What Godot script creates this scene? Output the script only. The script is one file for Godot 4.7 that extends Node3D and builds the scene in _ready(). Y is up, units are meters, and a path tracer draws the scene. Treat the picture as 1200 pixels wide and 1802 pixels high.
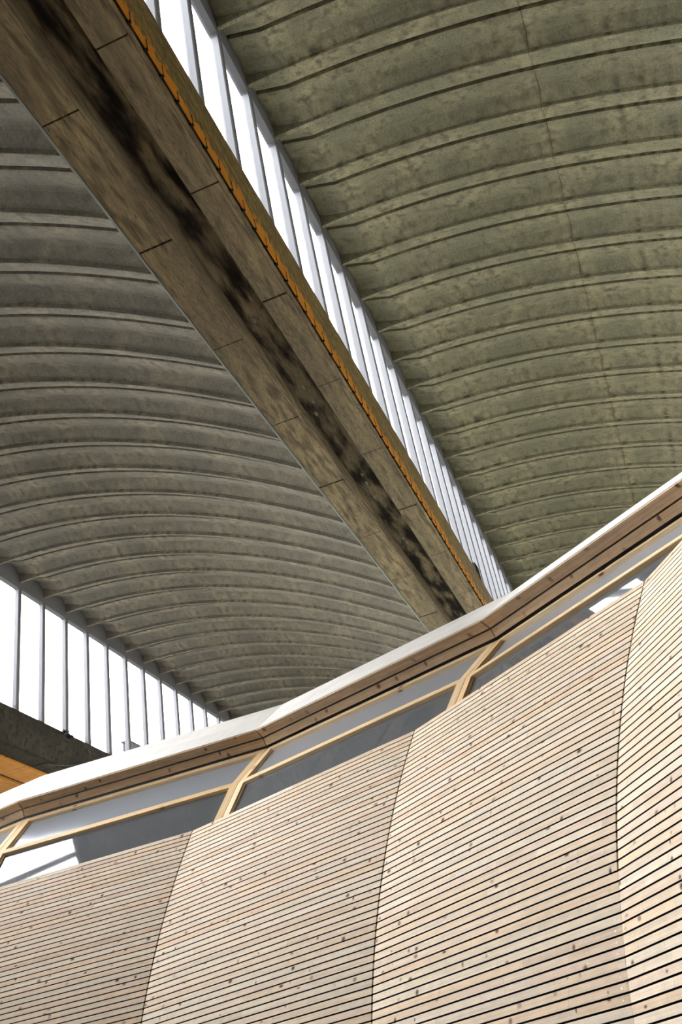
extends Node3D
# A factory hall with shed-vault roof lights and a slatted timber pavilion, seen from the floor.
# World: x across the bays, y up, -z along the beams; metres. Eye height 1.6 m.

const EYE := 1.6
const BAY := 10.96
const HEAD_X := -2.44            # window plane of the bay in the middle
const Z_NEAR := 2.6
const Z_FAR := -38.4
const S := 1.5                   # scale of the pavilion survey

var taken := {}
var M := {}
var rng := RandomNumberGenerator.new()

# ---------------------------------------------------------------- helpers
func numbered(called: String) -> String:
	var n: int = taken.get(called, 0)
	taken[called] = n + 1
	return called if n == 0 else "%s_%03d" % [called, n]

func tag(o: Node, label: String, category: String, group := "", kind := "") -> void:
	if label: o.set_meta("label", label)
	if category: o.set_meta("category", category)
	if group: o.set_meta("group", group)
	if kind: o.set_meta("kind", kind)

func base(called: String, at := Vector3.ZERO) -> Node3D:
	var o := Node3D.new()
	o.name = numbered(called)
	add_child(o)
	o.position = at
	return o

func put(mesh: Mesh, called: String, mat: Material, parent: Node, at := Vector3.ZERO) -> MeshInstance3D:
	var o := MeshInstance3D.new()
	o.mesh = mesh
	o.material_override = mat
	if parent == self:
		o.name = numbered(called)
		add_child(o)
	else:
		o.name = called
		parent.add_child(o, true)
	o.position = at
	return o

class MB:
	var v := PackedVector3Array()
	var n := PackedVector3Array()
	var t := PackedVector2Array()
	# a..d go round the face; it is turned away from the point "inside"
	func face(a: Vector3, b: Vector3, c: Vector3, d: Vector3, inside: Vector3, ua := Vector2.ZERO, ub := Vector2(1, 0), uc := Vector2(1, 1), ud := Vector2(0, 1)) -> void:
		var nn := (c - a).cross(d - b).normalized()
		if nn.dot((a + b + c + d) * 0.25 - inside) < 0.0:
			nn = -nn
			_tri(a, b, c, nn, ua, ub, uc); _tri(a, c, d, nn, ua, uc, ud)
		else:
			_tri(a, c, b, nn, ua, uc, ub); _tri(a, d, c, nn, ua, ud, uc)
	func _tri(a: Vector3, b: Vector3, c: Vector3, nn: Vector3, ua: Vector2, ub: Vector2, uc: Vector2) -> void:
		v.append(a); v.append(b); v.append(c)
		for k in 3: n.append(nn)
		t.append(ua); t.append(ub); t.append(uc)
	func smooth_quad(p: Array, q: Array, u: Array) -> void:   # p: 4 points in order, q: their normals
		var flip: bool = ((p[2] - p[0]) as Vector3).cross(p[3] - p[1]).dot(q[0]) > 0.0
		for k in ([0, 2, 1, 0, 3, 2] if flip else [0, 1, 2, 0, 2, 3]):
			v.append(p[k]); n.append(q[k]); t.append(u[k])
	func hexa(p: Array, u0 := 0.0, u1 := 1.0, v0 := 0.0, v1 := 1.0) -> void:
		# p: 0-3 one end going round, 4-7 the other end; length runs from 0-3 to 4-7
		var c := Vector3.ZERO
		for q in p: c += q
		c /= 8.0
		var e := [v0, v1, v0, v1, v0]
		for k in 4:
			var j := (k + 1) % 4
			face(p[k], p[j], p[j + 4], p[k + 4], c, Vector2(u0, e[k]), Vector2(u0, e[k + 1]), Vector2(u1, e[k + 1]), Vector2(u1, e[k]))
		face(p[0], p[1], p[2], p[3], c, Vector2(u0, v0), Vector2(u0, v1), Vector2(u0, v1), Vector2(u0, v0))
		face(p[4], p[5], p[6], p[7], c, Vector2(u1, v0), Vector2(u1, v1), Vector2(u1, v1), Vector2(u1, v0))
	func box(a: Vector3, b: Vector3, u0 := 0.0, u1 := 1.0, v0 := 0.0, v1 := 1.0) -> void:   # long axis z
		hexa([Vector3(a.x, a.y, a.z), Vector3(b.x, a.y, a.z), Vector3(b.x, b.y, a.z), Vector3(a.x, b.y, a.z), Vector3(a.x, a.y, b.z), Vector3(b.x, a.y, b.z), Vector3(b.x, b.y, b.z), Vector3(a.x, b.y, b.z)], u0, u1, v0, v1)
	func bar(p: Vector3, q: Vector3, side: Vector3, w: float, thick: float, u0 := 0.0, u1 := 1.0, v0 := 0.0, v1 := 1.0) -> void:
		# a chamfered stick from p to q, w wide along "side", "thick" deep
		var l := (q - p).normalized()
		var s := (side - l * side.dot(l)).normalized()
		var d := l.cross(s)
		var ch := minf(w, thick) * 0.12
		var ring := [Vector2(-w / 2 + ch, -thick / 2), Vector2(w / 2 - ch, -thick / 2), Vector2(w / 2, -thick / 2 + ch), Vector2(w / 2, thick / 2 - ch), Vector2(w / 2 - ch, thick / 2), Vector2(-w / 2 + ch, thick / 2), Vector2(-w / 2, thick / 2 - ch), Vector2(-w / 2, -thick / 2 + ch)]
		var c := (p + q) / 2
		for k in 8:
			var a: Vector2 = ring[k]
			var b: Vector2 = ring[(k + 1) % 8]
			var pa := s * a.x + d * a.y
			var pb := s * b.x + d * b.y
			var va := v0 + (v1 - v0) * (a.x / w + 0.5)
			var vb := v0 + (v1 - v0) * (b.x / w + 0.5)
			face(p + pa, p + pb, q + pb, q + pa, c, Vector2(u0, va), Vector2(u0, vb), Vector2(u1, vb), Vector2(u1, va))
		for e in [p, q]:
			for k in [0, 2, 4]:
				var i1: Vector2 = ring[k + 1]
				var i2: Vector2 = ring[k + 2]
				var i3: Vector2 = ring[(k + 3) % 8]
				face(e + s * ring[0].x + d * ring[0].y, e + s * i1.x + d * i1.y, e + s * i2.x + d * i2.y, e + s * i3.x + d * i3.y, c)
	func done() -> ArrayMesh:
		var arr := []
		arr.resize(Mesh.ARRAY_MAX)
		arr[Mesh.ARRAY_VERTEX] = v
		arr[Mesh.ARRAY_NORMAL] = n
		arr[Mesh.ARRAY_TEX_UV] = t
		var m := ArrayMesh.new()
		m.add_surface_from_arrays(Mesh.PRIMITIVE_TRIANGLES, arr)
		return m

func box_mesh(a: Vector3, b: Vector3) -> ArrayMesh:
	var m := MB.new()
	m.box(a, b)
	return m.done()

# ---------------------------------------------------------------- textures
func noise(seed_: int, freq: float, oct := 4, kind := FastNoiseLite.TYPE_SIMPLEX_SMOOTH) -> FastNoiseLite:
	var f := FastNoiseLite.new()
	f.seed = seed_
	f.noise_type = kind
	f.frequency = freq
	f.fractal_octaves = oct
	return f

func seamless(seed_: int, freq: float, w: int, h: int, oct := 4) -> PackedByteArray:
	var im := noise(seed_, freq, oct).get_seamless_image(w, h)
	im.convert(Image.FORMAT_L8)
	return im.get_data()

func image_tex(data: PackedByteArray, w: int, h: int) -> ImageTexture:
	var im := Image.create_from_data(w, h, false, Image.FORMAT_RGB8, data)
	im.generate_mipmaps()
	return ImageTexture.create_from_image(im)

# blotchy cast concrete: base colour, stain colour, how much of it, pits
func concrete_tex(seed_: int, c0: Color, c1: Color, c2: Color, stain: float, n := 512, soil := 0.6) -> ImageTexture:
	var a := seamless(seed_, 0.006, n, n, 5)
	var b := seamless(seed_ + 1, 0.03, n, n, 4)
	var c := seamless(seed_ + 2, 0.16, n, n, 2)
	var out := PackedByteArray()
	out.resize(n * n * 3)
	for i in n * n:
		var fa := a[i] / 255.0
		var fb := b[i] / 255.0
		var fc := c[i] / 255.0
		var col := c0.lerp(c1, clampf((fa - 0.3) * 1.9, 0, 1))
		var s := clampf((fb * 0.55 + fa * 0.25 + fc * 0.2 - (0.80 - stain)) * 4.0, 0, 1)
		col = col.lerp(c2, s * soil)
		var g := 0.80 + fc * 0.36
		if fc < 0.17: g *= 0.7
		out[i * 3] = clampi(int(col.r * g * 255), 0, 255)
		out[i * 3 + 1] = clampi(int(col.g * g * 255), 0, 255)
		out[i * 3 + 2] = clampi(int(col.b * g * 255), 0, 255)
	return image_tex(out, n, n)

# boards: "rows" strips, each one its own board with finger-jointed lengths, grain and knots
func board_tex(seed_: int, w: int, rows: int, rh: int, tones: Array, spread: float, knots: float, jointed: float, grain: float) -> ImageTexture:
	var r := RandomNumberGenerator.new()
	r.seed = seed_
	var g := noise(seed_ + 5, 0.02, 3)
	var out := PackedByteArray()
	var h := rows * rh
	out.resize(w * h * 3)
	for k in rows:
		var x := 0
		var tone: Color = tones[r.randi() % tones.size()]
		var lift := 1.0 + r.randfn(0, spread)
		var cuts := []
		var cols := []
		while x < w:
			var l := w if jointed <= 0.0 else int(w * r.randf_range(0.10, 0.45))
			x += l
			cuts.append(x)
			if jointed > 0.0 and r.randf() < jointed:
				tone = (tones[r.randi() % tones.size()] as Color).lerp(tone, 0.3)
				lift = 1.0 + r.randfn(0, spread)
			cols.append(Color(tone.r * lift, tone.g * lift, tone.b * lift))
		var kn := []
		for q in int(knots + r.randf()):
			kn.append([r.randf() * w, (r.randf() * 0.9 + 0.05) * rh, r.randf_range(3.0, 8.0), r.randf_range(0.12, 0.36), r.randf_range(0.15, 0.72)])
		for xx in w:
			var ci := 0
			while cuts[ci] <= xx and ci < cuts.size() - 1: ci += 1
			var col0: Color = cols[ci]
			var edge: bool = jointed > 0.0 and ci > 0 and absi(xx - int(cuts[ci - 1])) < 2
			for yy in rh:
				var gy := g.get_noise_2d(xx * 0.12 + k * 311.0, yy * 9.0 * 16.0 / rh)
				var gx := g.get_noise_2d(xx * 0.9 + k * 97.0, yy * 2.0 + 500.0)
				var f := 1.0 + gy * grain + gx * grain * 0.6
				if edge: f *= 0.93
				var col := Color(col0.r * f, col0.g * f, col0.b * f)
				for q in kn:
					var dx: float = (xx - q[0]) / q[2]
					var dy: float = (yy - q[1]) / (rh * q[3])
					var dd := dx * dx + dy * dy
					if dd < 4.0:
						var amt: float = q[4] * (clampf(1.4 - dd, 0, 1) + 0.22 * clampf(1.0 - dd / 4.0, 0, 1))
						col = col.lerp(Color(0.36, 0.23, 0.15), clampf(amt, 0, 1))
				var i := ((k * rh + yy) * w + xx) * 3
				out[i] = clampi(int(col.r * 255), 0, 255)
				out[i + 1] = clampi(int(col.g * 255), 0, 255)
				out[i + 2] = clampi(int(col.b * 255), 0, 255)
	return image_tex(out, w, h)

# the gutter fascia: olive-brown, streaked lengthwise, a ragged band of orange rust along its lower edge (v = 0)
func fascia_tex() -> ImageTexture:
	var w := 1024
	var h := 64
	var a := noise(71, 0.012, 4)
	var b := noise(72, 0.05, 3)
	var out := PackedByteArray()
	out.resize(w * h * 3)
	for y in h:
		for x in w:
			var s := a.get_noise_2d(x * 0.5, y * 9.0)
			var q := b.get_noise_2d(x * 1.0, y * 2.0)
			var c := Color(0.56, 0.47, 0.28).lerp(Color(0.44, 0.38, 0.23), clampf(0.5 + s * 1.3, 0, 1))
			var top := 0.30 + 0.16 * a.get_noise_2d(x * 0.9, 900.0)
			var rust := clampf((top - float(y) / h) * 9.0 + q * 1.6, 0, 1)
			c = c.lerp(Color(0.94, 0.66, 0.18).lerp(Color(0.76, 0.46, 0.12), clampf(0.5 + q, 0, 1)), rust)
			var g := 1.0 + q * 0.25
			var i := (y * w + x) * 3
			out[i] = clampi(int(c.r * g * 255), 0, 255)
			out[i + 1] = clampi(int(c.g * g * 255), 0, 255)
			out[i + 2] = clampi(int(c.b * g * 255), 0, 255)
	return image_tex(out, w, h)

func mat(c: Color, rough := 0.85, tex: Texture2D = null, tri := Vector3.ZERO) -> StandardMaterial3D:
	var m := StandardMaterial3D.new()
	m.albedo_color = c
	m.roughness = rough
	m.metallic_specular = 0.35
	if tex: m.albedo_texture = tex
	if tri != Vector3.ZERO:
		m.uv1_triplanar = true
		m.uv1_world_triplanar = true
		m.uv1_scale = tri
	return m

func glass(c: Color, alpha: float) -> StandardMaterial3D:
	var m := StandardMaterial3D.new()
	m.transparency = BaseMaterial3D.TRANSPARENCY_ALPHA
	m.albedo_color = Color(c.r, c.g, c.b, alpha)
	m.roughness = 0.03
	m.metallic_specular = 0.6
	return m

func make_materials() -> void:
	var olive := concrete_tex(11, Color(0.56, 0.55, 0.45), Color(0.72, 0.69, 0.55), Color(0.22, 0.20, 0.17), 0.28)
	var grey := concrete_tex(23, Color(0.55, 0.53, 0.48), Color(0.71, 0.67, 0.58), Color(0.22, 0.21, 0.19), 0.26)  # same concrete as olive; the vaults' differing light is tinted into the two
	var sand := concrete_tex(37, Color(0.55, 0.50, 0.40), Color(0.72, 0.65, 0.50), Color(0.29, 0.26, 0.22), 0.31)
	var soot := concrete_tex(51, Color(0.55, 0.50, 0.40), Color(0.72, 0.65, 0.50), Color(0.10, 0.09, 0.08), 0.43, 512, 0.9)
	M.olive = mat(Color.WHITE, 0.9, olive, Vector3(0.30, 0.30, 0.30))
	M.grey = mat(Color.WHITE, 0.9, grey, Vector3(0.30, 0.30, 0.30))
	M.sand = mat(Color.WHITE, 0.9, sand, Vector3(0.6, 0.6, 0.10))
	M.soot = mat(Color.WHITE, 0.9, soot, Vector3(0.28, 0.28, 0.06))
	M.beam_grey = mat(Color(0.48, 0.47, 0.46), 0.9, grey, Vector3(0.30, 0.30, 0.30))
	M.fascia = mat(Color.WHITE, 0.75, fascia_tex())
	M.white_frame = mat(Color(0.51, 0.51, 0.52), 0.8)
	M.drip = mat(Color(0.66, 0.70, 0.68), 0.6)
	M.sky_pane = glass(Color(0.95, 0.97, 1.0), 0.06)
	M.clip = mat(Color(0.07, 0.05, 0.04), 0.7)
	M.black = mat(Color(0.02, 0.02, 0.02), 0.9)
	M.lime = mat(Color(0.66, 0.64, 0.57), 0.9)
	M.deck = mat(Color(0.74, 0.73, 0.70), 0.9)
	M.roof_felt = mat(Color(0.25, 0.25, 0.25), 0.95)
	M.dark_wall = mat(Color(0.22, 0.19, 0.17), 0.95)
	M.plaster = mat(Color(0.62, 0.60, 0.55), 0.95)
	M.floor = mat(Color(0.31, 0.30, 0.28), 0.8, grey, Vector3(0.2, 0.2, 0.2))  # unseen floor, kept dark so less light bounces up to the ribs
	# larch battens: 64 boards in one sheet
	var larch := board_tex(101, 1024, 64, 16, [Color(0.94, 0.86, 0.75), Color(0.93, 0.83, 0.71), Color(0.96, 0.89, 0.79), Color(0.94, 0.83, 0.70), Color(0.93, 0.86, 0.76), Color(0.94, 0.84, 0.74), Color(0.95, 0.86, 0.75)], 0.014, 2.5, 0.45, 0.07)
	M.batten = mat(Color.WHITE, 0.7, larch)
	var plank := board_tex(131, 1024, 8, 32, [Color(0.80, 0.69, 0.55), Color(0.77, 0.65, 0.51), Color(0.82, 0.71, 0.58)], 0.03, 5.0, 0.0, 0.10)
	M.eave = mat(Color.WHITE, 0.7, plank)
	var pale := board_tex(151, 1024, 8, 32, [Color(0.96, 0.95, 0.92), Color(0.95, 0.93, 0.90)], 0.015, 0.4, 0.0, 0.04)
	M.pale_roof = mat(Color.WHITE, 0.65, pale)
	var spruce := board_tex(171, 512, 8, 32, [Color(0.95, 0.82, 0.62), Color(0.93, 0.79, 0.58), Color(0.96, 0.84, 0.66)], 0.02, 1.0, 0.0, 0.06)
	M.frame = mat(Color.WHITE, 0.55, spruce)
	var yellow := board_tex(191, 512, 8, 32, [Color(0.92, 0.66, 0.28), Color(0.90, 0.62, 0.25), Color(0.94, 0.70, 0.33)], 0.02, 2.5, 0.0, 0.08)
	M.yellow = mat(Color.WHITE, 0.6, yellow)
	M.pane = glass(Color(0.50, 0.51, 0.52), 0.5)
	M.upper_pane = glass(Color(0.66, 0.68, 0.71), 0.75)  # upper panes: paler, denser and rougher than the lower ones
	M.upper_pane.roughness = 0.22
	M.screw = mat(Color(0.90, 0.90, 0.88), 0.35)
	M.screw.metallic = 0.6
	M.paper = mat(Color(0.92, 0.93, 0.93), 0.9)
	M.green_board = mat(Color(0.66, 0.78, 0.74), 0.5)
	M.inside_wall = mat(Color(0.55, 0.56, 0.58), 0.95)
	M.weed = mat(Color(0.45, 0.42, 0.33), 0.9)
	M.cable = mat(Color(0.32, 0.31, 0.30), 0.6)
	M.dark_metal = mat(Color(0.12, 0.12, 0.14), 0.5)

# ---------------------------------------------------------------- the roof
func arch_y(head_y: float, d: float) -> float:
	return EYE + head_y - d * d / 25.8

# one precast unit of the shell, 1 m wide, between two distances from the window; z = 0 is its near lip
const RIB := [Vector2(0.0, 0.50), Vector2(0.0, 0.004), Vector2(0.060, 0.004), Vector2(0.0601, 0.085), Vector2(0.16, 0.098), Vector2(0.27, 0.120), Vector2(0.340, 0.145), Vector2(0.346, 0.31), Vector2(0.408, 0.31), Vector2(0.414, 0.152), Vector2(0.45, 0.146), Vector2(0.54, 0.153), Vector2(0.64, 0.176), Vector2(0.72, 0.204), Vector2(0.775, 0.212), Vector2(0.82, 0.200), Vector2(0.945, 0.095), Vector2(0.998, 0.080), Vector2(0.998, 0.50)]
const RIB_LIP := [Vector2(-0.004, 0.02), Vector2(-0.004, 0.006), Vector2(0.004, 0.0), Vector2(0.055, 0.0), Vector2(0.0605, 0.030)]
func unit_mesh(head_y: float, d0: float, d1: float, steps: int, lip := false) -> ArrayMesh:
	# the recess rises into an added pocket by the window head, shaped to fall dark
	var prof := RIB_LIP if lip else RIB
	var m := MB.new()
	var ds := []
	if d0 < 0.01: ds = [0.0, 0.12, 0.24, 0.36, 0.5]
	for i in steps + 1:
		var d := lerpf(maxf(d0, 0.5) if d0 < 0.01 else d0, d1, float(i) / steps)
		if ds.is_empty() or d > ds[-1] + 0.01: ds.append(d)
	var rows := []
	var ups := []
	for d in ds:
		var y := arch_y(head_y, d)
		var nn := Vector3(2.0 * d / 25.8, 1, 0).normalized()
		var extra: float = 0.17 * clampf(1.0 - d / 0.5, 0, 1)
		var row := []
		for k in prof.size():
			var p: Vector2 = prof[k]
			row.append(Vector3(d, y, -p.x) + nn * (p.y + (extra if not lip and k > 2 and k < prof.size() - 1 else 0.0)))
		rows.append(row)
		ups.append(nn)
	for i in ds.size() - 1:
		for k in prof.size() - 1:
			var e: Vector2 = prof[k + 1] - prof[k]
			var q := []
			for j in 2:
				q.append((-ups[i + j] * e.x - Vector3(0, 0, 1) * e.y).normalized())
			if ds[i] < 0.49:
				var p: Array = [rows[i][k], rows[i + 1][k], rows[i + 1][k + 1], rows[i][k + 1]]
				var fn: Vector3 = ((p[2] - p[0]) as Vector3).cross(p[3] - p[1]).normalized()
				if fn.dot(q[0]) < 0: fn = -fn
				q = [fn, fn]
			m.smooth_quad([rows[i][k], rows[i + 1][k], rows[i + 1][k + 1], rows[i][k + 1]], [q[0], q[1], q[1], q[0]], [Vector2(0, 0), Vector2(1, 0), Vector2(1, 1), Vector2(0, 1)])
	if not lip:
		for i in [0, ds.size() - 1]:    # the two cut ends
			var row: Array = rows[i]
			var inside: Vector3 = rows[ds.size() - 1 - i][0]
			for k in range(1, prof.size() - 2):
				var a: Vector3 = row[k]
				var b: Vector3 = row[k + 1]
				var top: Vector3 = row[0]
				m.face(a, b, b + ups[i] * (top - b).dot(ups[i]), a + ups[i] * (top - a).dot(ups[i]), inside)
	return m.done()

func deck_mesh(head_y: float, d1: float, z0: float, z1: float, w0: float, w1: float) -> ArrayMesh:
	var m := MB.new()
	var steps := 20
	for i in steps:
		var da := lerpf(-0.12, d1, float(i) / steps)
		var db := lerpf(-0.12, d1, float(i + 1) / steps)
		var ua := Vector3(2.0 * da / 25.8, 1, 0).normalized()
		var ub := Vector3(2.0 * db / 25.8, 1, 0).normalized()
		var a := Vector3(da, arch_y(head_y, maxf(da, 0)), 0)
		var b := Vector3(db, arch_y(head_y, maxf(db, 0)), 0)
		var zz := Vector3(0, 0, 1)
		m.hexa([a + ua * w0 + zz * z0, b + ub * w0 + zz * z0, b + ub * w1 + zz * z0, a + ua * w1 + zz * z0, a + ua * w0 + zz * z1, b + ub * w0 + zz * z1, b + ub * w1 + zz * z1, a + ua * w1 + zz * z1])
	return m.done()

func vault(k: int, head_y: float, first_z: float, material: Material, label: String, detailed: bool) -> void:
	var c := base("ceiling", Vector3(HEAD_X + BAY * k, 0, 0))
	tag(c, label, "vault", "", "structure")
	put(deck_mesh(head_y, 10.1, Z_NEAR, Z_FAR, 0.502, 0.62), "roof_deck", M.roof_felt, c)
	if not detailed:
		put(deck_mesh(head_y, 10.1, Z_NEAR, Z_FAR, 0.0, 0.23), "shell", material, c)
		return
	var upper := unit_mesh(head_y, 0.0, 3.985, 9)
	var lower := unit_mesh(head_y, 3.992, 10.05, 13)
	var upper_lip := unit_mesh(head_y, 0.0, 3.985, 9, true)
	var lower_lip := unit_mesh(head_y, 3.992, 10.05, 13, true)
	var z := first_z
	while z < Z_NEAR: z += 1.0
	z -= 1.0
	while z - 1.0 > Z_FAR:
		put(upper_lip, "rib_lip", material, put(upper, "shell_rib", material, c, Vector3(0, 0, z)))
		put(lower_lip, "rib_lip", material, put(lower, "shell_rib", material, c, Vector3(0, 0, z)))
		z -= 1.0

func roof_window(k: int, head_y: float, sill_y: float, first_z: float, label: String) -> void:
	var x := HEAD_X + BAY * k
	var w := base("window_%d" % (k + 2), Vector3(x, 0, 0))
	tag(w, label, "window", "", "structure")
	var top := EYE + head_y
	put(box_mesh(Vector3(-0.14, top - 0.16, Z_FAR), Vector3(-0.005, top + 0.51, Z_NEAR)), "head_rail", M.white_frame, w)
	put(box_mesh(Vector3(-0.16, EYE + sill_y - 0.12, Z_FAR), Vector3(0.0, EYE + sill_y - 0.02, Z_NEAR)), "sill_rail", M.white_frame, w)
	# one mullion with small haunches at its head
	var m := MB.new()
	var y0 := EYE + sill_y - 0.04
	var y1 := top - 0.14
	m.bar(Vector3(-0.065, y0, 0), Vector3(-0.065, y1 + 0.02, 0), Vector3(0, 0, 1), 0.125, 0.13)
	for s in [-1.0, 1.0]:
		var a := Vector3(-0.125, y1, 0.05 * s)
		m.hexa([a, a + Vector3(0.11, 0, 0), a + Vector3(0.11, -0.07, 0), a + Vector3(0, -0.07, 0), a + Vector3(0, 0, 0.07 * s), a + Vector3(0.11, 0, 0.07 * s), a + Vector3(0.11, -0.004, 0.07 * s), a + Vector3(0, -0.004, 0.07 * s)])
	var mull := m.done()
	var pane := box_mesh(Vector3(-0.105, y0 + 0.02, -0.955), Vector3(-0.099, y1 + 0.01, -0.05))
	var z := first_z
	while z < Z_NEAR - 0.1: z += 1.0
	z -= 1.0
	while z - 1.0 > Z_FAR:
		put(mull, "mullion", M.white_frame, w, Vector3(0, 0, z))
		put(pane, "pane", M.sky_pane, w, Vector3(0, 0, z))
		z -= 1.0

# the hollow gutter beam: two soffit strips of 1.8 m panels either side of a sooty channel, a fascia on clips
func beam(k: int, label: String, body: Material, strip: Material, full: bool) -> void:
	var b := base("gutter_beam", Vector3(BAY * k, 0, 0))
	tag(b, label, "beam", "concrete gutter beams of the shed roof")
	var y0 := EYE + 8.62
	var top := EYE + 9.40
	if full:
		put(box_mesh(Vector3(-3.53, y0 + 0.10, Z_FAR), Vector3(-3.10, top, Z_NEAR)), "beam_web", body, b)
		put(box_mesh(Vector3(-2.66, y0 + 0.10, Z_FAR), Vector3(-2.281, top, Z_NEAR)), "beam_web", body, b)
		put(box_mesh(Vector3(-3.10, y0 + 0.32, Z_FAR), Vector3(-2.66, top, Z_NEAR)), "channel", M.soot, b)
	else:
		put(box_mesh(Vector3(-3.53, y0 + 0.10, Z_FAR), Vector3(-2.281, top, Z_NEAR)), "beam_web", body, b)
	# soffit panels, cast in 1.8 m lengths
	var chan := 0.0 if full else 0.24
	for side in 2:
		var xa := -3.54 if side == 0 else -2.655 - chan
		var xb := -3.125 + chan if side == 0 else -2.325
		var z := Z_NEAR - 0.05
		var cut := -4.46 + 1.8 * 7 if side == 1 else -4.9 + 1.8 * 7
		var i := 0
		while z > Z_FAR + 0.05:
			while cut >= z - 0.1: cut -= 1.8
			var z1 := maxf(cut, Z_FAR)
			var m := MB.new()
			var dy := 0.008 * ((i * 7) % 3) * 0.5
			var x0 := xa
			var x1 := xb
			# chamfered soffit panel
			m.hexa([Vector3(x0 + 0.012, y0 + dy, z - 0.010), Vector3(x1 - 0.012, y0 + dy, z - 0.010), Vector3(x1, y0 + 0.014, z - 0.010), Vector3(x0, y0 + 0.014, z - 0.010), Vector3(x0 + 0.012, y0 + dy, z1 + 0.010), Vector3(x1 - 0.012, y0 + dy, z1 + 0.010), Vector3(x1, y0 + 0.014, z1 + 0.010), Vector3(x0, y0 + 0.014, z1 + 0.010)])
			m.box(Vector3(x0, y0 + 0.014, z1 + 0.010), Vector3(x1, y0 + 0.11, z - 0.010))
			put(m.done(), "soffit_panel", strip, b)
			z = z1
			i += 1
	# the narrow ridges beside the channel and beside the gap
	put(box_mesh(Vector3(-2.321, y0 + 0.02, Z_FAR), Vector3(-2.281, y0 + 0.12, Z_NEAR)), "edge_rib", strip, b)
	if full:
		put(box_mesh(Vector3(-3.121, y0 + 0.006, Z_FAR), Vector3(-3.095, y0 + 0.33, Z_NEAR)), "edge_rib", strip, b)
	put(box_mesh(Vector3(-3.562, y0 - 0.004, Z_FAR), Vector3(-3.541, y0 + 0.06, Z_NEAR)), "drip_edge", M.drip, b)
	# fascia sheet with its rusty foot
	var f := MB.new()
	f.box(Vector3(-2.253, EYE + 8.655, Z_FAR), Vector3(-2.246, EYE + 9.526, Z_NEAR))
	var fm := MB.new()
	var za := Z_FAR
	while za < Z_NEAR:
		var zb := minf(za + 6.0, Z_NEAR)
		var u1 := (zb - za) / 6.0
		fm.face(Vector3(-2.244, EYE + 8.652, za), Vector3(-2.244, EYE + 8.652, zb), Vector3(-2.244, EYE + 9.528, zb), Vector3(-2.244, EYE + 9.528, za), Vector3(-3, 10, 0), Vector2(0, 0), Vector2(u1, 0), Vector2(u1, 1), Vector2(0, 1))
		fm.face(Vector3(-2.256, EYE + 8.652, za), Vector3(-2.256, EYE + 8.652, zb), Vector3(-2.244, EYE + 8.652, zb), Vector3(-2.244, EYE + 8.652, za), Vector3(-2.25, 12, 0), Vector2(0, 0.02), Vector2(u1, 0.02), Vector2(u1, 0.05), Vector2(0, 0.05))
		fm.face(Vector3(-2.256, EYE + 9.528, za), Vector3(-2.256, EYE + 9.528, zb), Vector3(-2.244, EYE + 9.528, zb), Vector3(-2.244, EYE + 9.528, za), Vector3(-2.25, 8, 0), Vector2(0, 0.9), Vector2(u1, 0.9), Vector2(u1, 0.95), Vector2(0, 0.95))
		fm.face(Vector3(-2.256, EYE + 8.652, za), Vector3(-2.256, EYE + 8.652, zb), Vector3(-2.256, EYE + 9.528, zb), Vector3(-2.256, EYE + 9.528, za), Vector3(-2, 10, 0), Vector2(0, 0.5), Vector2(u1, 0.5), Vector2(u1, 0.95), Vector2(0, 0.95))
		za = zb
	put(fm.done(), "fascia", M.fascia if full else body, b)
	put(box_mesh(Vector3(-2.44, EYE + 9.40, Z_FAR), Vector3(-2.246, EYE + 9.42, Z_NEAR)), "ledge", body, b)
	if full:
		# pale lime drips on the channel's ceiling
		var lb := MB.new()
		for i in 8:
			var a0 := TAU * i / 8.0
			var a1 := TAU * (i + 1) / 8.0
			var p0 := Vector3(cos(a0) * 0.026, 0.012, sin(a0) * 0.06)
			var p1 := Vector3(cos(a1) * 0.026, 0.012, sin(a1) * 0.06)
			lb.face(p0, p1, p1 * 0.5 + Vector3(0, -0.016, 0), p0 * 0.5 + Vector3(0, -0.016, 0), Vector3(0, 0.1, 0))
			lb.face(p0 * 0.5 + Vector3(0, -0.016, 0), p1 * 0.5 + Vector3(0, -0.016, 0), Vector3(0, -0.014, 0), Vector3(0, -0.014, 0), Vector3(0, 0.1, 0))
		var blob := lb.done()
		for q in [[-2.81, -8.07], [-2.91, -8.28], [-2.94, -8.44], [-2.89, -9.97], [-2.89, -10.33], [-2.96, -10.61], [-2.90, -12.44], [-2.92, -12.71], [-2.94, -13.18], [-2.93, -14.75], [-2.92, -14.91], [-2.90, -16.09]]:
			put(blob, "lime_drip", M.lime, b, Vector3(q[0] - 0.03, y0 + 0.312, q[1] - 0.15))
		var cm := MB.new()
		cm.bar(Vector3(-2.243, EYE + 8.64, 0), Vector3(-2.243, EYE + 8.80, 0.01), Vector3(0, 0, 1), 0.010, 0.008)
		cm.box(Vector3(-2.285, EYE + 8.645, -0.014), Vector3(-2.238, EYE + 8.672, 0.014))
		var clip := cm.done()
		var zc := -4.38 + 0.2945 * 14
		while zc > -30.0:
			put(clip, "clip", M.clip, b, Vector3(0, 0, zc))
			zc -= 0.2945

# ---------------------------------------------------------------- the pavilion
# corners of its concave plan: survey x, z; direction of lean (degrees from -z towards +x); lean factor
var PLAN := [
	[Vector2(-8.05, -7.15), -12.0, 0.81],
	[Vector2(-6.05, -6.60), 2.0, 0.81],
	[Vector2(-3.872, -6.458), 17.16, 0.93],
	[Vector2(-1.9076, -5.6887), 31.47, 1.0],
	[Vector2(-0.3734, -4.5473), 47.55, 1.06],
	[Vector2(0.703, -2.921), 63.0, 1.06],
]

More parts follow.
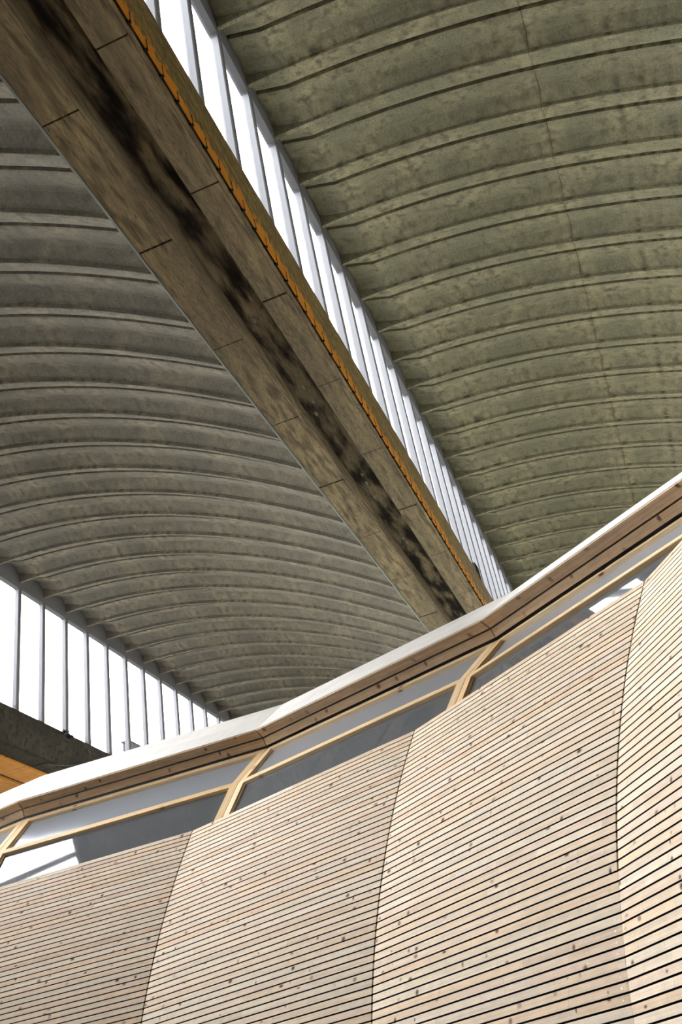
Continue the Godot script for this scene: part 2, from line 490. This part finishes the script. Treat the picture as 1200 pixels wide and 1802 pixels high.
func lean(h: float) -> float:
	var x := h - 0.55
	if x < -1.0: x = -1.0
	return 0.242 * x + 0.1162 * x * x

func corner(k: int, n: float, h: float) -> Vector3:
	var c: Array = PLAN[k]
	var a := deg_to_rad(c[1])
	var p: Vector2 = c[0] + Vector2(sin(a), -cos(a)) * (n * c[2])
	return Vector3(p.x * S, EYE + h * S, p.y * S)

func prism(k: int, ring: Array, gap0: float, gap1: float, vrow: float, rows: int, ulen := 3.2, uoff := 0.0) -> ArrayMesh:
	# a bar of facet k: convex cross-section "ring" of (n, h), mitred at both corners
	var m := MB.new()
	var a := []
	var b := []
	var mid := Vector3.ZERO
	for r in ring:
		var p := corner(k, r.x, r.y)
		var q := corner(k + 1, r.x, r.y)
		var l := (q - p).normalized()
		a.append(p + l * gap0)
		b.append(q - l * gap1)
		mid += (p + q) / (2.0 * ring.size())
	var u0 := uoff
	var u1: float = uoff + (b[0] - a[0]).length() / ulen
	var cnt := ring.size()
	for i in cnt:
		var j := (i + 1) % cnt
		var v0 := (vrow + 0.06) / rows
		var v1 := (vrow + 0.94) / rows
		m.face(a[i], a[j], b[j], b[i], mid, Vector2(u0, v0), Vector2(u0, v1), Vector2(u1, v1), Vector2(u1, v0))
	for e in [a, b]:
		for i in range(1, cnt - 1):
			m.face(e[0], e[i], e[i + 1], e[i + 1], mid, Vector2(u0, vrow / rows), Vector2(u0, (vrow + 1) / rows), Vector2(u0 + 0.02, (vrow + 1) / rows), Vector2(u0 + 0.02, (vrow + 1) / rows))
	return m.done()

func wall_panel(k: int, label: String) -> void:
	var o := base("slatted_wall_panel", (corner(k, 0, 0) + corner(k + 1, 0, 0)) * 0.5 * Vector3(1, 0, 1))
	tag(o, label, "wall panel", "slatted timber panels of the curved wall")
	var shift := -o.position
	var h := 2.322
	var pitch := 0.0443
	var row := 0
	var heads := MB.new()
	var back := []
	while EYE + S * h > 0.06:
		var sl := 0.242 + 0.2324 * (h - 0.55) if h > -0.45 else 0.0
		var dh := 1.0 / sqrt(1.0 + sl * sl)
		var wide := pitch * 0.80
		var h1 := h - wide * dh
		var n0 := lean(h)
		var n1 := lean(h1)
		var th := 0.012                                   # 18 mm thick, edges undercut
		var nn := Vector2(dh, -sl * dh) * th
		var tv := Vector2(n0 - n1, h - h1).normalized()
		var ring := [Vector2(n0, h), Vector2(n0, h) + nn - tv * 0.004, Vector2(n1, h1) + nn + tv * 0.013, Vector2(n1, h1) + nn * 0.12 + tv * 0.0005, Vector2(n1, h1)]
		# the seam stands open by 12 mm; the lower boards beside the last bend fit tighter
		var ga := 0.010
		var gb := 0.010
		if h < 0.845:
			if k == 3: gb = 0.0015
			if k == 4: ga = 0.0015
		var mi := put(prism(k, ring, ga, gb, float((row * 37 + k * 23) % 64), 64, 3.2, 0.13 * ((row * 5 + k * 3) % 7)), "batten", M.batten, o)
		mi.position = shift
		if h < 1.5:
			var pa := corner(k, (n0 + n1) / 2, (h + h1) / 2)
			var pb := corner(k + 1, (n0 + n1) / 2, (h + h1) / 2)
			var l := (pb - pa).normalized()
			var up := (corner(k, n0, h) - corner(k, n1, h1)).normalized()
			var out := l.cross(up).normalized()
			if out.dot(Vector3(0, EYE, 0) - pa) < 0: out = -out
			for at in [pa + l * 0.07, pa + l * 0.36, pb - l * 0.06, pb - l * 0.33]:
				var s := 0.0045
				var c2: Vector3 = at + out * 0.0012 + up * rng.randf_range(-0.006, 0.006)
				heads.face(c2 - l * s, c2 - up * s, c2 + l * s, c2 + up * s, c2 - out)
				heads.face(c2 - (l + up) * s * 0.7, c2 + (l - up) * s * 0.7, c2 + (l + up) * s * 0.7, c2 + (up - l) * s * 0.7, c2 - out)
		row += 1
		h -= pitch * dh
	var sc := put(heads.done(), "screw_heads", M.screw, o)
	sc.position = shift
	sc.set_meta("kind", "stuff")
	# dark membrane behind the slats
	var bm := MB.new()
	var hh := 2.30
	while hh > -1.03:
		var h2 := maxf(hh - 0.28, -1.05)
		var f := 0.030
		bm.hexa([corner(k, lean(hh) + f, hh), corner(k, lean(hh) + f + 0.04, hh), corner(k, lean(h2) + f + 0.04, h2), corner(k, lean(h2) + f, h2), corner(k + 1, lean(hh) + f, hh), corner(k + 1, lean(hh) + f + 0.04, hh), corner(k + 1, lean(h2) + f + 0.04, h2), corner(k + 1, lean(h2) + f, h2)])
		hh = h2
	put(bm.done(), "membrane", M.black, o).position = shift

func eaves(k: int, label: String, boards: int) -> void:
	var o := base("eaves_coping", Vector3.ZERO)
	tag(o, label, "coping", "mitred lengths of the timber eaves")
	var si := Vector2(1.928, 3.238)
	var fb := Vector2(1.885, 3.310)
	var ft := Vector2(1.798, 3.360)
	var rt := Vector2(2.285, 3.728)
	var f2 := fb + Vector2(0.0, 0.004)
	put(prism(k, [si, fb + Vector2(0.012, -0.006), fb + Vector2(0.05, 0.0), si + Vector2(0.04, 0.02)], 0.008, 0.008, float(k % 8), 8, 4.0, 0.2 * k), "soffit_board", M.eave, o)
	put(prism(k, [f2, ft, ft + Vector2(0.012, 0.016), f2 + Vector2(0.05, 0.02)], 0.008, 0.008, float((k + 3) % 8), 8, 4.0, 0.31 * k), "fascia_board", M.eave, o)
	var a := ft + Vector2(0.006, 0.018)
	for i in boards:
		var p := a.lerp(rt, float(i) / boards)
		var q := a.lerp(rt, float(i + 1) / boards)
		var cut := (q - p).normalized() * (0.003 if boards > 1 else 0.0)
		var dn := Vector2(0.012, -0.016)
		put(prism(k, [p, q - cut, q - cut + dn, p + dn], 0.002, 0.002, float((k + i) % 8), 8, 4.0, 0.17 * k), "roof_board", M.pale_roof, o)

func pavilion_window(k: int, num: int, label: String) -> void:
	var o := base("window_%d" % num, Vector3.ZERO)
	tag(o, label, "window", "", "structure")
	var lo := Vector2(0.98, 2.21)
	var tr := Vector2(1.448, 2.808)
	var hi := Vector2(1.955, 3.222)
	var inset := 0.02
	var bars := [[lo, tr], [tr, hi]]
	for i in 2:
		var a: Vector2 = bars[i][0]
		var b: Vector2 = bars[i][1]
		var dir := (b - a).normalized()
		var nrm := Vector2(dir.y, -dir.x)                 # away from the eye
		# pane, set back
		var g := nrm * 0.03
		put(prism(k, [a + g, b + g, b + g + nrm * 0.005, a + g + nrm * 0.005], 0.05, 0.05, 0, 8), "pane", M.pane if i == 0 else M.upper_pane, o)
		# stiles
		for e in 2:
			var kk := k + e
			var p := corner(kk, a.x, a.y)
			var q := corner(kk, b.x, b.y)
			var p2 := corner(k + 1 - e, a.x, a.y)
			var q2 := corner(k + 1 - e, b.x, b.y)
			var la := (p2 - p).normalized()
			var lb := (q2 - q).normalized()
			var m := MB.new()
			var back := Vector3.ZERO
			var r0 := corner(kk, a.x + nrm.x * 0.05, a.y + nrm.y * 0.05) - p
			var g0 := 0.006
			var w := 0.115
			# frame and, stepped back from it, the glazing bead
			m.hexa([p + la * g0, p + la * w, p + la * w + r0, p + la * g0 + r0, q + lb * g0, q + lb * w, q + lb * w + r0, q + lb * g0 + r0], 0.1 + 0.3 * e, 0.35 + 0.3 * e, (k + 0.1) / 8.0, (k + 0.9) / 8.0)
			var st := put(m.done(), "stile", M.frame, o)
			var mb := MB.new()
			var r1 := r0 * 0.35
			mb.hexa([p + la * w + r1, p + la * (w + 0.022) + r1, p + la * (w + 0.022) + r0, p + la * w + r0, q + lb * w + r1, q + lb * (w + 0.022) + r1, q + lb * (w + 0.022) + r0, q + lb * w + r0], 0.0, 0.3, (k + 0.1) / 8.0, (k + 0.9) / 8.0)
			put(mb.done(), "glazing_bead", M.frame, st)
	# transom: upper and lower rail meeting at the bend
	var d0 := (tr - lo).normalized()
	var d1 := (hi - tr).normalized()
	var n0 := Vector2(d0.y, -d0.x)
	var n1 := Vector2(d1.y, -d1.x)
	put(prism(k, [tr - d0 * 0.022, tr, tr + n0 * 0.05, tr - d0 * 0.022 + n0 * 0.05], 0.10, 0.10, float(k), 8, 3.2, 0.1), "transom", M.frame, o)
	put(prism(k, [tr, tr + d1 * 0.048, tr + d1 * 0.048 + n1 * 0.05, tr + n1 * 0.05], 0.10, 0.10, float((k + 2) % 8), 8, 3.2, 0.4), "transom", M.frame, o)
	put(prism(k, [hi - d1 * 0.075, hi, hi + n1 * 0.05, hi - d1 * 0.075 + n1 * 0.05], 0.10, 0.10, float((k + 4) % 8), 8, 3.2, 0.7), "top_rail", M.frame, o)

func pavilion_core() -> void:
	# floor, back wall and flat roof of the rooms behind the glass
	for k in 5:
		var r := put(prism(k, [Vector2(2.285, 3.70), Vector2(11.0, 3.70), Vector2(11.0, 3.728), Vector2(2.285, 3.728)], 0, 0, 0, 8), "pavilion_roof", M.deck, self)  # stretched far back, out of view, to bounce daylight onto the vaults
		tag(r, "flat pavilion roof deck behind its eaves, extended to bounce light up", "roof", "flat roof bays of the pavilion", "structure")
		var w := put(prism(k, [Vector2(3.6, 1.9), Vector2(3.7, 1.9), Vector2(3.7, 3.70), Vector2(3.6, 3.70)], 0, 0, 0, 8), "wall_pavilion", M.inside_wall, self)
		tag(w, "grey inner wall of the rooms behind the pavilion windows", "wall", "inner walls of the pavilion", "structure")
		var f := put(prism(k, [Vector2(0.85, 2.16), Vector2(3.7, 2.16), Vector2(3.7, 2.2), Vector2(0.85, 2.2)], 0, 0, 0, 8), "floor", M.inside_wall, self)
		tag(f, "upper floor slab behind the slatted timber wall", "floor", "upper floor bays of the pavilion", "structure")

# ---------------------------------------------------------------- small things
func small_things() -> void:
	# yellow boarding under the beam of the next bay
	var t := base("boarded_soffit", Vector3(-14.4, EYE + 8.56, -21))
	tag(t, "yellow timber boarding under the dark weed-grown beam", "boarding")
	var cuts := [-8.0, -13.4, -18.05, -19.6, -25.0, -31.0]
	for c in 2:
		for i in cuts.size() - 1:
			var m := MB.new()
			var xa := -13.68 if c == 0 else -14.49
			m.box(Vector3(xa - 0.66 + 14.4, 0, cuts[i + 1] + 21.003), Vector3(xa + 14.4, 0.055, cuts[i] + 20.997), 0.1 * i, 0.1 * i + 1.6, (i + c * 3) % 8 / 8.0 + 0.01, (i + c * 3) % 8 / 8.0 + 0.115)
			put(m.done(), "board", M.yellow, t)
	# dry weeds rooted on the ledge by the mullions
	var r := RandomNumberGenerator.new()
	r.seed = 33
	for i in 7:
		var z: float = -17.9 - i + r.randf_range(-0.1, 0.25)
		var w := MB.new()
		for b in 16:
			var p := Vector3(r.randf_range(-0.05, 0.02), 0, r.randf_range(-0.22, 0.22))
			var tip := p + Vector3(r.randf_range(-0.04, 0.06), r.randf_range(0.03, 0.13), r.randf_range(-0.12, 0.12))
			var mid := (p + tip) / 2 + Vector3(0, 0.03, 0)
			w.bar(p, mid, Vector3(0, 0, 1), 0.009, 0.006)
			w.bar(mid, tip, Vector3(0, 0, 1), 0.006, 0.004)
			if b % 3 == 0:
				w.bar(tip, tip + Vector3(0.02, 0.015, 0.03), Vector3(0, 1, 0), 0.03, 0.01)
		var o := put(w.done(), "dry_weed_tuft", M.weed, self, Vector3(-13.24, EYE + 9.525, z))
		tag(o, "tuft of dry weeds on the ledge of the dark beam", "weed", "dry weeds along the dark beam")
	# a rag caught on the ledge
	var rag := MB.new()
	var n := 7
	var pts := []
	for i in n + 1:
		for j in n + 1:
			var u := float(i) / n
			var q := float(j) / n
			pts.append(Vector3(0.02 + 0.05 * sin(u * 9.0 + q * 5.0) + (0.06 if q < 0.4 else 0.0), -0.14 + q * 0.20 + 0.03 * sin(u * 11.0), -0.17 + u * 0.34 + 0.03 * sin(q * 8.0)))
	for i in n:
		for j in n:
			rag.face(pts[i * (n + 1) + j], pts[(i + 1) * (n + 1) + j], pts[(i + 1) * (n + 1) + j + 1], pts[i * (n + 1) + j + 1], Vector3(-1, 0, 0))
	tag(put(rag.done(), "rag", mat(Color(0.22, 0.21, 0.27), 0.95), self, Vector3(-13.19, EYE + 9.53, -19.55)), "crumpled dark rag hanging over the ledge of the dark beam", "rag")
	# loose cable slung from the beam to the boarding
	var cb := MB.new()
	var ca := Vector3(-13.16, EYE + 8.50, -18.75)
	var cz := Vector3(-13.16, EYE + 9.32, -21.4)
	for i in 12:
		var a := ca.lerp(cz, i / 12.0) - Vector3(0, 0.06 * sin(PI * i / 12.0), 0)
		var b := ca.lerp(cz, (i + 1) / 12.0) - Vector3(0, 0.06 * sin(PI * (i + 1) / 12.0), 0)
		cb.bar(a, b, Vector3(1, 0, 0), 0.022, 0.022)
	tag(put(cb.done(), "cable", M.cable, self), "thin grey cable slung across the face of the dark beam", "cable")
	# junction box on top of the rusty fascia
	var j := base("junction_box", Vector3(-2.30, EYE + 9.42, -18.4))
	tag(j, "small black junction box standing on the rusty fascia's ledge", "junction box")
	var jb := MB.new()
	jb.bar(Vector3(0, 0.0, 0), Vector3(0, 0.42, 0), Vector3(0, 0, 1), 0.30, 0.10)
	put(jb.done(), "housing", M.dark_metal, j)
	var jl := MB.new()
	jl.bar(Vector3(0.056, 0.06, 0), Vector3(0.056, 0.38, 0), Vector3(0, 0, 1), 0.25, 0.015)
	put(jl.done(), "lid", M.clip, j)
	# roof hood outside, seen through the low end of the slim mullions
	var v := base("roof_hood", Vector3(-15.5, EYE + 9.0, -26.6))
	tag(v, "dark roof hood outside behind the slim grey mullions", "roof hood")
	var dark := mat(Color(0.10, 0.10, 0.13), 0.95)
	var vb := MB.new()
	vb.bar(Vector3(0, 0, 0), Vector3(0, 2.84, 0), Vector3(0, 0, 1), 0.72, 0.24)
	put(vb.done(), "housing", dark, v)
	var vc := MB.new()
	vc.bar(Vector3(0, 2.87, -0.40), Vector3(0, 2.87, 0.40), Vector3(1, 0, 0), 0.30, 0.05)
	put(vc.done(), "cap", dark, v)

# ---------------------------------------------------------------- the hall
func hall() -> void:
	var x0 := HEAD_X - 2 * BAY - 1.5
	var x1 := HEAD_X + 2 * BAY
	tag(put(box_mesh(Vector3(x0 - 0.3, -0.3, Z_FAR - 0.4), Vector3(x1 + 0.3, 0, Z_NEAR + 12.0)), "floor", M.floor, self), "dark concrete floor of the factory hall", "floor", "", "structure")
	var top := EYE + 14.2
	tag(put(box_mesh(Vector3(x0 - 0.3, 0, Z_FAR), Vector3(x0, EYE + 9.4, Z_NEAR)), "wall_left", M.plaster, self), "plastered long wall below the first shed window", "wall", "", "structure")
	tag(put(box_mesh(Vector3(x1, 0, Z_FAR), Vector3(x1 + 0.3, top, Z_NEAR)), "wall_right", M.plaster, self), "plastered long wall under the last vault", "wall", "", "structure")
	tag(put(box_mesh(Vector3(x0 - 0.3, 0, Z_NEAR), Vector3(x1 + 0.3, top, Z_NEAR + 0.3)), "wall_front", M.dark_wall, self), "dark unseen end wall of the hall, closing off light from the front", "wall", "", "structure")  # unseen; set close behind the eye and dark to dim the ribs' near faces
	# the far gable behind the pavilion is glazed between posts
	var w := base("wall_back", Vector3.ZERO)
	tag(w, "glazed gable of the hall behind the pavilion", "wall", "", "structure")
	for k in 9:
		var px := x0 + (x1 - x0) * k / 8.0
		put(box_mesh(Vector3(px - 0.15, 0, Z_FAR - 0.3), Vector3(px + 0.15, top, Z_FAR)), "post", M.white_frame, w)
		if k < 8:
			put(box_mesh(Vector3(px + 0.15, 0.1, Z_FAR - 0.16), Vector3(px + (x1 - x0) / 8.0 - 0.15, top - 0.3, Z_FAR - 0.15)), "pane", M.sky_pane, w)
	put(box_mesh(Vector3(x0 - 0.3, top - 0.3, Z_FAR - 0.3), Vector3(x1 + 0.3, top, Z_FAR)), "lintel", M.white_frame, w)

# ---------------------------------------------------------------- scene
func _ready() -> void:
	rng.seed = 7
	var cam := Camera3D.new()
	cam.name = "camera"
	add_child(cam)
	cam.position = Vector3(0, EYE, 0)
	cam.basis = Basis.from_euler(Vector3(deg_to_rad(32.753), deg_to_rad(15.09), deg_to_rad(-10.844)))
	cam.fov = rad_to_deg(2.0 * atan(901.0 / 1714.8))
	cam.near = 0.05
	cam.far = 300.0
	cam.current = true
	# an even white overcast sky
	var env := Environment.new()
	var sm := ProceduralSkyMaterial.new()
	sm.sky_top_color = Color(0.97, 0.98, 1.0)
	sm.sky_horizon_color = Color(0.93, 0.94, 0.96)
	sm.ground_bottom_color = Color(0.35, 0.34, 0.32)
	sm.ground_horizon_color = Color(0.55, 0.54, 0.52)
	sm.sun_angle_max = 0.0
	sm.energy_multiplier = 1.0
	var sky := Sky.new()
	sky.sky_material = sm
	env.background_mode = Environment.BG_SKY
	env.sky = sky
	env.background_energy_multiplier = 3.0
	env.tonemap_mode = Environment.TONE_MAPPER_LINEAR
	env.tonemap_exposure = 8.0
	env.sdfgi_enabled = true
	env.ssao_enabled = true
	env.ssil_enabled = true
	var we := WorldEnvironment.new()
	we.name = "world_environment"
	we.environment = env
	add_child(we)

	make_materials()
	hall()
	vault(-2, 13.2, 0, M.grey, "plain concrete vault next to the hall's long wall", false)
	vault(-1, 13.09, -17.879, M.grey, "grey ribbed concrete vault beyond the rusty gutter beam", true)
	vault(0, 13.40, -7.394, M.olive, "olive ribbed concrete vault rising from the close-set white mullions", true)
	vault(1, 13.2, 0, M.olive, "plain concrete vault over the last bay", false)
	roof_window(-2, 13.2, 9.5, -17.879, "shed window over the hall's long wall")
	roof_window(-1, 13.09, 9.5, -17.93, "shed window with slim grey mullions above the dark weed-grown beam")
	roof_window(0, 13.40, 9.5, -7.45, "shed window with white mullions above the beam with the rusty fascia")
	roof_window(1, 13.2, 9.5, -7.4, "shed window above the plain beam of the last bay")
	beam(-1, "dark grey concrete gutter beam with dry weeds on its ledge", M.beam_grey, M.beam_grey, false)
	beam(0, "sooty concrete gutter beam with a channel and an orange rusted fascia", M.sand, M.sand, true)
	beam(1, "plain concrete gutter beam of the last bay", M.beam_grey, M.beam_grey, false)

	wall_panel(0, "slatted timber wall panel below the eaves with three narrow pale boards")
	wall_panel(1, "dull greyish slatted timber wall panel under the window mirroring a white square")
	wall_panel(2, "slatted timber wall panel between the dull greyish one and the fanning one")
	wall_panel(3, "slatted timber wall panel with fanning boards under the window mirroring bright patches")
	wall_panel(4, "steeply raked slatted timber wall panel meeting the fanning one at a black seam")
	for k in 5:
		pavilion_window(k, k + 5, ["sloping timber-framed window at the end of the curved wall", "sloping timber-framed window whose lower pane mirrors a white square", "sloping timber-framed window with plain grey panes between two mirroring ones", "sloping timber-framed window whose lower pane mirrors small bright patches", "sloping timber-framed window past the one mirroring small bright patches"][k])
		eaves(k, ["eaves coping whose pale roof edge shows three narrow boards", "eaves coping with the broadest pale roof edge, over the white-square window", "eaves coping over the window with plain grey panes", "eaves coping with the thinnest pale edge, over the bright-patch window", "eaves coping past the thin-edged length"][k], 3 if k == 0 else 1)
	pavilion_core()
	small_things()
